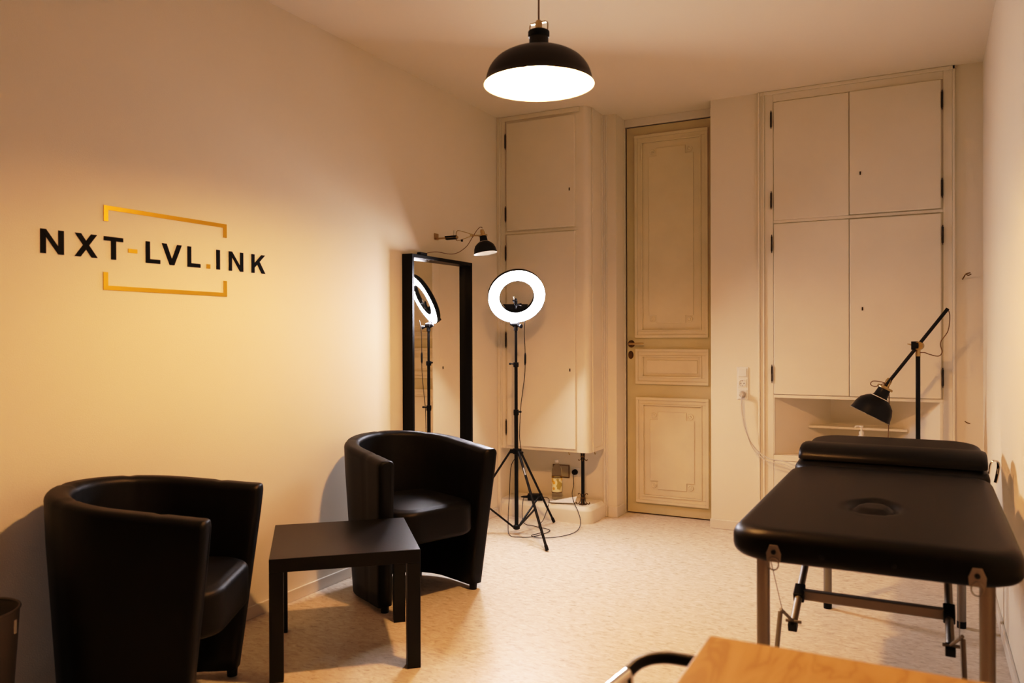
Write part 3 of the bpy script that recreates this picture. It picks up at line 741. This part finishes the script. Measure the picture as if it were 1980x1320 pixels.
# ------------------------------------------------------------------ tub armchairs (front is +x)
def tub_shell():
    a, t = .283, .078           # half width of centre line, thickness
    xf, rb = .275, .275
    path = []
    ns = 12; nb = 40
    Ls = xf
    for i in range(ns): path.append((xf - Ls * i / ns, -a, 0, 1 * -1.))
    for i in range(nb + 1):
        th = -PI / 2 - PI * i / nb
        path.append((rb * math.cos(th), a * math.sin(th), 0, 0))
    for i in range(1, ns + 1): path.append((Ls * i / ns, a, 0, 0))
    pts = [Vector((p[0], p[1])) for p in path]
    N = len(pts)
    seams = {6, ns + 8, ns + 20, ns + 32, N - 7}
    bm = B(); rings = []
    zt_f, zt_b = .705, .765
    # section: outer bottom -> outer top -> round over -> inner top -> inner bottom
    for i, p in enumerate(pts):
        d = (pts[min(i + 1, N - 1)] - pts[max(i - 1, 0)]).normalized()
        nrm = Vector((-d.y, d.x))           # points inward or outward
        if nrm.dot(-p if p.x < .0 else Vector((0, -p.y))) > 0: nrm = -nrm   # outward
        zt = zt_b + (zt_f - zt_b) * max(0., min(1., (p.x + .28) / .55))
        dent = .0025 if i in seams else 0.
        hw = t / 2 - dent
        rr = .026
        sec = []
        for z in (.03, .10, .20, .30, .40, .50, .60): sec.append((hw, z))
        for k in range(6):
            an = k / 5 * PI / 2
            sec.append((hw - rr + rr * math.cos(an), zt - rr - dent + rr * math.sin(an)))
        for k in range(6):
            an = PI / 2 + k / 5 * PI / 2
            sec.append((-hw + rr + rr * math.cos(an), zt - rr - dent + rr * math.sin(an)))
        for z in (.60, .50, .40, .30, .20, .10, .03): sec.append((-hw, z))
        rings.append((p, nrm, sec, d))
    def place(p, nrm, sec, shrink=0., push=Vector((0, 0))):
        out = []
        for (o_, z) in sec:
            k = .87 + .13 * min(1, z / .68)     # tapers towards the floor
            lean = -.08 * (1 - min(1, z / .66)) if p.x > 0 else 0
            oo = o_ * (1 - shrink)
            zz = z if shrink == 0 else (z - (.012 * shrink if z > .6 else 0))
            q = p + nrm * oo + push
            fl = 1 + .05 * max(0, q.x) / .28 - .05 * min(1, max(0, -q.x) / .2)
            out.append(bm.verts.new((q.x * (k if q.x < 0 else 1) + lean * (max(q.x, 0) / .28), q.y * k * fl, zz)))
        return out
    V = []
    p, nr, sec, d = rings[0]
    V.append(place(p, nr, sec, .62, -d * .016)); V.append(place(p, nr, sec, .25, -d * .013)); V.append(place(p, nr, sec, .07, -d * .006))
    for (p, nr, sec, d) in rings: V.append(place(p, nr, sec))
    V.append(place(p, nr, sec, .07, d * .006)); V.append(place(p, nr, sec, .25, d * .013)); V.append(place(p, nr, sec, .62, d * .016))
    for A, Bv in zip(V, V[1:]):
        for k in range(len(A) - 1): bm.faces.new((A[k], A[k + 1], Bv[k + 1], Bv[k]))
        bm.faces.new((A[-1], A[0], Bv[0], Bv[-1]))
    bm.faces.new(V[0]); bm.faces.new(V[-1][::-1])
    return bm

def puffy(hx, hy, r, z0, z1, edge, dome=0., front=0., seg=120, fn=None):
    """cushion: rounded-rectangle plan, rounded rims, optional crown"""
    outl = []
    base_ = rrect(hx, hy, r, 10)
    # resample evenly
    P_ = [Vector(p) for p in base_] + [Vector(base_[0])]
    L = [0]
    for a, b in zip(P_, P_[1:]): L.append(L[-1] + (b - a).length)
    for k in range(seg):
        s = L[-1] * k / seg; j = max(i for i in range(len(L)) if L[i] <= s)
        j = min(j, len(P_) - 2); q = (s - L[j]) / max(1e-9, L[j + 1] - L[j]); outl.append(P_[j].lerp(P_[j + 1], q))
    bm = B(); rings = []
    inr = [k / 24 for k in range(1, 25)]
    def off(p, e):  # move inward by e metres
        return Vector((p.x * (1 - e / hx), p.y * (1 - e / hy)))
    def top(x, y): return z1 + dome * (1 - (x / hx) ** 2) * (1 - (y / hy) ** 2) + (fn(x, y) if fn else 0)
    c = bm.verts.new((0, 0, top(0, 0)))
    for q in inr:
        ring = []
        for p in outl:
            pp = off(p, edge) * q; ring.append(bm.verts.new((pp.x, pp.y, top(pp.x, pp.y))))
        rings.append(ring)
    for k in range(1, 8):
        an = k / 7 * PI / 2
        rings.append([bm.verts.new((*off(p, edge * (1 - math.sin(an))), z1 - edge * (1 - math.cos(an)))) for p in outl])
    e2 = min(edge, (z1 - z0) * .35)
    rings.append([bm.verts.new((p.x, p.y, z0 + e2)) for p in outl])
    for k in range(1, 6):
        an = k / 5 * PI / 2
        rings.append([bm.verts.new((*off(p, e2 * (1 - math.cos(an))), z0 + e2 - e2 * math.sin(an))) for p in outl])
    for k in range(seg): bm.faces.new((c, rings[0][k], rings[0][(k + 1) % seg]))
    for a, b in zip(rings, rings[1:]):
        for k in range(seg): bm.faces.new((a[k], b[k], b[(k + 1) % seg], a[(k + 1) % seg]))
    bm.faces.new(rings[-1][::-1])
    return bm

def make_chair():
    root = thing('tub_armchair', 'x', 'armchair')
    obj('shell', tub_shell(), M['leather'], root, smooth=True, sharp=False)
    bm = puffy(.245, .222, .10, .30, .455, .028, .022, seg=100)
    for v in bm.verts: v.co.x += .040
    obj('seat_cushion', bm, M['leather'], root, smooth=True, sharp=False)
    for sx, sy in ((.19, -1), (.19, 1), (-.17, -1), (-.17, 1)):
        obj('foot', lathe(B(), [(0, 0), (.018, 0), (.02, .031), (0, .031)], 16, Matrix.Translation((sx, sy * (.255 if sx > 0 else .17), 0))), M['blackplastic'], root)
    return root
def copy_tree(o, parent=None):
    c = o.copy(); C.objects.link(c); c.parent = parent
    for ch in list(o.children): copy_tree(ch, c)
    return c
ch1 = make_chair()
ch2 = copy_tree(ch1)
def set_chair(o, mid, facing, label):
    f = Vector(facing).normalized(); m = Vector(mid) - f * .275
    o.location = (m.x, m.y, 0); o.rotation_euler = (0, 0, math.atan2(f.y, f.x)); o['label'] = label; o['group'] = 'black tub armchairs'
set_chair(ch1, (-2.082, 1.932), (.863, .506), 'black leather tub armchair nearest the camera under the wall lettering, in shadow')
set_chair(ch2, (-2.015, 3.120), (.93, -.37), 'black leather tub armchair in front of the tall mirror, seams on its rim')

# ------------------------------------------------------------------ massage table
mt = thing('massage_table', 'black padded folding massage table with aluminium legs along the right wall', 'massage table', (-.132, 3.1, 0))
TX = -.132
def hole(x, y):
    ex, ey = x - 0.0, y + (3.1 - .0) * 0
    r_ = math.hypot((x + .006) / .060, (y + .0 - HY) / .085)
    return -.016 * math.exp(-((r_ - 1) / .22) ** 2)
YN, YM, YE = 2.135, 3.325, 4.06
HY = 2.565 - (YN + YM) / 2
bm = puffy(.342, (YM - YN) / 2, .10, .657, .742, .034, .006, seg=200, fn=hole)
o = obj('main_pad', bm, M['leather2'], mt, smooth=True, sharp=False); o.location = (0, (YN + YM) / 2 - 3.1, 0)
bm = puffy(.342, (YE - YM) / 2 - .004, .11, .660, .745, .034, .006, seg=140)
o = obj('head_pad', bm, M['leather2'], mt, smooth=True, sharp=False); o.location = (0, (YM + YE) / 2 - 3.1, .024); o.rotation_euler = (math.radians(3.8), 0, 0)
LXs = (-.402 - TX, .134 - TX)
for yy in (2.27, 3.89):
    for lx in LXs:
        lg = obj('leg', tube(B(), [(lx, yy - 3.1, .022), (lx, yy - 3.1, .657)], .0155, 16, sq=1.15), M['alu'], mt, smooth=True)
        obj('leg_tip', lathe(B(), [(0, 0), (.018, 0), (.0185, .028), (0, .028)], 16, Matrix.Translation((lx, yy - 3.1, 0))), M['blackplastic'], lg, smooth=True)
# near cross bar and folding braces
BX = (-.360 - TX, .060 - TX)
for bx in BX:
    obj('brace_tube', tube(B(), [(bx, 3.24 - 3.1, .655), (bx, 2.52 - 3.1, .370)], .0115, 12), M['alu'], mt, smooth=True)
    bm = B(); mx = Matrix.Translation((bx, 2.668 - 3.1, .4285)) @ Matrix.Rotation(math.atan2(.285, .72), 4, 'X')
    box(bm, -.016, .016, -.028, .028, -.016, .016, mx); obj('brace_joint', bm, M['blackplastic'], mt, bevel=.003)
    mx = Matrix.Translation((bx, 2.525 - 3.1, .372)) @ Matrix.Rotation(math.atan2(.285, .72), 4, 'X')
    bm = B(); box(bm, -.013, .013, -.016, .014, -.013, .013, mx); obj('brace_end', bm, M['blackplastic'], mt, bevel=.002)
    s = -1 if bx < 0 else 1
    bm = tube(B(), [(bx - .02, 2.52 - 3.1, .385), (bx + .025, 2.52 - 3.1, .385)], .005, 8)
    tube(bm, [(bx + s * .028, 2.47 - 3.1, .425), (bx + s * .035, 2.30 - 3.1, .12)], .007, 8)
    tube(bm, [(bx + s * .028, 2.478 - 3.1, .430), (bx + s * .0, 2.52 - 3.1, .385)], .005, 8)
    obj('folding_strut', bm, M['alu'], mt, smooth=True)
    tube_b = tube(B(), [(bx + s * .012, 2.20 - 3.1, .657), (bx + s * .02, 2.47 - 3.1, .42)], .0012, 6)
    obj('support_cable', tube_b, M['alu'], mt, smooth=True)
    obj('support_cable', tube(B(), [(bx, 3.80 - 3.1, .657), (bx, 2.70 - 3.1, .43)], .0012, 6), M['alu'], mt, smooth=True)
obj('cross_bar', box(B(), BX[0], BX[1], 2.655 - 3.1, 2.681 - 3.1, .410, .442), M['alu'], mt, bevel=.004)
obj('support_cable', tube(B(), [(LXs[0], 3.885 - 3.1, .22), (LXs[1], 3.885 - 3.1, .20)], .0012, 6), M['alu'], mt, smooth=True)
# corner clips on the near end
for xx in (-.352, .106):
    bm = B()
    prism(bm, [(-.017, -.022), (.017, -.022), (.019, 0), (.010, .022), (-.010, .022), (-.019, 0)], lambda u, v, t: Vector((xx - TX + u, YN - 3.1 - t, .686 + v)), -.004, .003)
    k = obj('corner_plate', bm, M['alu'], mt, bevel=.001)
    bm = tube(B(), [(xx - TX + .013 * math.cos(a), YN - 3.105, .660 + .016 * math.sin(a)) for a in [q / 16 * 2 * PI for q in range(16)]], .0018, 6, closed=True)
    obj('strap_ring', bm, M['alu'], k, smooth=True)
    bm = B(); lathe(bm, [(0, .004), (.006, .003), (.006, 0)], 12, axis_mx((xx - TX, YN - 3.1 - .003, .690), (0, -1, 0))); obj('screw', bm, M['black'], k, smooth=True)
for xx in (-.235, -.07):
    obj('pad_button', lathe(B(), [(0, .006), (.006, .004), (.007, 0)], 14, axis_mx((xx - TX, YN - 3.1 + .002, .690), (0, -1, 0))), M['black'], mt, smooth=True)
# metal loop at the right edge
bm = tube(B(), smooth_path([(.338, .30, .742), (.342, .30, .775), (.352, .30, .790), (.366, .31, .786), (.370, .33, .765), (.366, .33, .735), (.360, .33, .705)], 5), .006, 8, sq=.5)
obj('face_cradle_loop', bm, M['chrome'], mt, smooth=True)
# half round bolster
bm = B()
prof = []
for k in range(17):
    a = PI * k / 16
    prof.append((-.115 * math.cos(a), .048 * math.sin(a) ** .8))
def bol(u, v, t): return Vector((t, u, v))
rings = []
for t, s_ in ((-.332, .70), (-.330, .85), (-.322, .95), (-.310, 1), (.0, 1.0), (.310, 1), (.322, .95), (.330, .85), (.332, .70)):
    rings.append([bm.verts.new((t, u * s_, v * s_)) for u, v in prof])
for a, b in zip(rings, rings[1:]):
    for k in range(len(a)): bm.faces.new((a[k], a[(k + 1) % len(a)], b[(k + 1) % len(b)], b[k]))
bm.faces.new(rings[0]); bm.faces.new(rings[-1])
bo = obj('bolster_pillow', bm, M['leather2'], smooth=True)
bo.location = (-.128, 3.475, .764); bo.rotation_euler = (math.radians(3.8), 0, math.radians(-1.0))
tag(bo, 'black half round bolster pillow lying across the massage table', 'pillow')

# ------------------------------------------------------------------ desk and chair at the lower right
ds = thing('wooden_desk', 'light wood desk corner in the lower right foreground', 'desk', (-.02, 1.02, 0))
W('desktop', box(B(), -.322, .282, .62, 1.325, .728, .750), M['wood'], ds, bevel=.002)
for x0 in (-.31, .225):
    for y0 in (.63, 1.27):
        W('leg', box(B(), x0, x0 + .045, y0, y0 + .045, 0, .728), M['wood'], ds, bevel=.002)
ac = thing('visitor_chair', 'chrome and black armchair pushed under the wooden desk', 'chair', (-.2, 1.15, 0))
W('back_rail', tube(B(), smooth_path([(-.462, 1.315, .664), (-.448, 1.345, .674), (-.415, 1.366, .680), (-.36, 1.374, .680), (-.2, 1.378, .68), (-.04, 1.374, .68), (.03, 1.345, .674), (.045, 1.315, .664)], 6), .0105, 12), M['blackplastic'], ac, smooth=True)
for x0, x1 in ((-.462, -.52), (.045, .10)):
    W('arm_tube', tube(B(), smooth_path([(x0, 1.315, .664), (x0 + (x1 - x0) * .35, 1.22, .655), (x1, 1.05, .64), (x1, .98, .60), (x1 * .98, .96, .45), (x1 * .98, .95, .01)], 6), .0095, 12), M['chrome'], ac, smooth=True)
    W('rear_leg', tube(B(), [(x0, 1.315, .664), (x0, 1.34, .40), (x0, 1.37, .01)], .0095, 12), M['chrome'], ac, smooth=True)
W('seat', box(B(), -.46, .045, .93, 1.32, .42, .46), M['leather'], ac, bevel=.012, bseg=3)

# ------------------------------------------------------------------ waste bin
wb = thing('waste_bin', 'round grey waste bin with a white clip beside the nearest armchair', 'bin', (-2.498, 1.318, 0))
T = Matrix.Translation((-2.498, 1.318, 0))
W('bin_body', lathe(B(), [(0, .004), (.090, 0), (.094, .006), (.124, .442), (.121, .442), (.090, .008), (0, .008)], 48, T), M['bin'], wb, smooth=True)
W('bin_rim', tube(B(), [(-2.498 + .1235 * math.cos(a), 1.318 + .1235 * math.sin(a), .446) for a in [k / 48 * 2 * PI for k in range(48)]], .0045, 8, closed=True), M['bin'], wb, smooth=True)
an = math.radians(35)
W('label_clip', box(B(), .1205, .1245, -.005, .005, -.028, .012, Matrix.Translation((-2.498, 1.318, .405)) @ Matrix.Rotation(an, 4, 'Z')), M['white'], wb)

# ------------------------------------------------------------------ world background, very dim warm brown
def area(name, loc, target, size, power, col):
    l = bpy.data.lights.new(name, 'AREA'); l.energy = power; l.color = col; l.size = size
    o = bpy.data.objects.new(name, l); C.objects.link(o); o.location = loc
    o.rotation_euler = (Vector(target) - Vector(loc)).to_track_quat('-Z', 'Y').to_euler()
    return o
w = bpy.data.worlds.new('world'); bpy.context.scene.world = w; w.use_nodes = True
w.node_tree.nodes['Background'].inputs['Color'].default_value = (.02, .015, .01, 1)
w.node_tree.nodes['Background'].inputs['Strength'].default_value = .3

# ------------------------------------------------------------------ camera
cam = bpy.data.cameras.new('camera'); co = bpy.data.objects.new('camera', cam); C.objects.link(co)
cam.sensor_width = 36; cam.lens = 1526.87 / 1980 * 36
yw, pt, rl_ = math.radians(27.6654), math.radians(-.275), math.radians(.2031)
Fv = Vector((-math.sin(yw) * math.cos(pt), math.cos(yw) * math.cos(pt), math.sin(pt)))
Rv = Vector((math.cos(yw), math.sin(yw), 0)); Uv = Rv.cross(Fv)
# roll: image-right axis picks up a little of the up axis
R2 = Rv * math.cos(rl_) - Uv * math.sin(rl_); U2 = Uv * math.cos(rl_) + Rv * math.sin(rl_)
mw = Matrix((R2, U2, -Fv)).transposed().to_4x4(); mw.translation = Vector((0, 0, 1.25))
co.matrix_world = mw
cam.clip_start = .05
cam.dof.use_dof = True; cam.dof.focus_distance = 4.4; cam.dof.aperture_fstop = 3.2
bpy.context.scene.camera = co
sc = bpy.context.scene
sc.view_settings.view_transform = 'Standard'
sc.view_settings.look = 'None'
sc.view_settings.exposure = 0
sc.cycles.max_bounces = 10; sc.cycles.diffuse_bounces = 6

# gentle camera-like tone curve (soft highlight shoulder)
vs_ = sc.view_settings
vs_.use_curve_mapping = True
cm = vs_.curve_mapping
cm.white_level = (1.6, 1.6, 1.6)
cv = cm.curves[3]
pts_ = [(.03, .018), (.10, .096), (.20, .225), (.32, .40), (.45, .565), (.77, .825), (1.0, .930), (1.3, .985)]
for a_, b_ in pts_: cv.points.new(a_ / 1.6, b_)
cv.points[-1].location = (1.0, 1.0)
cm.update()
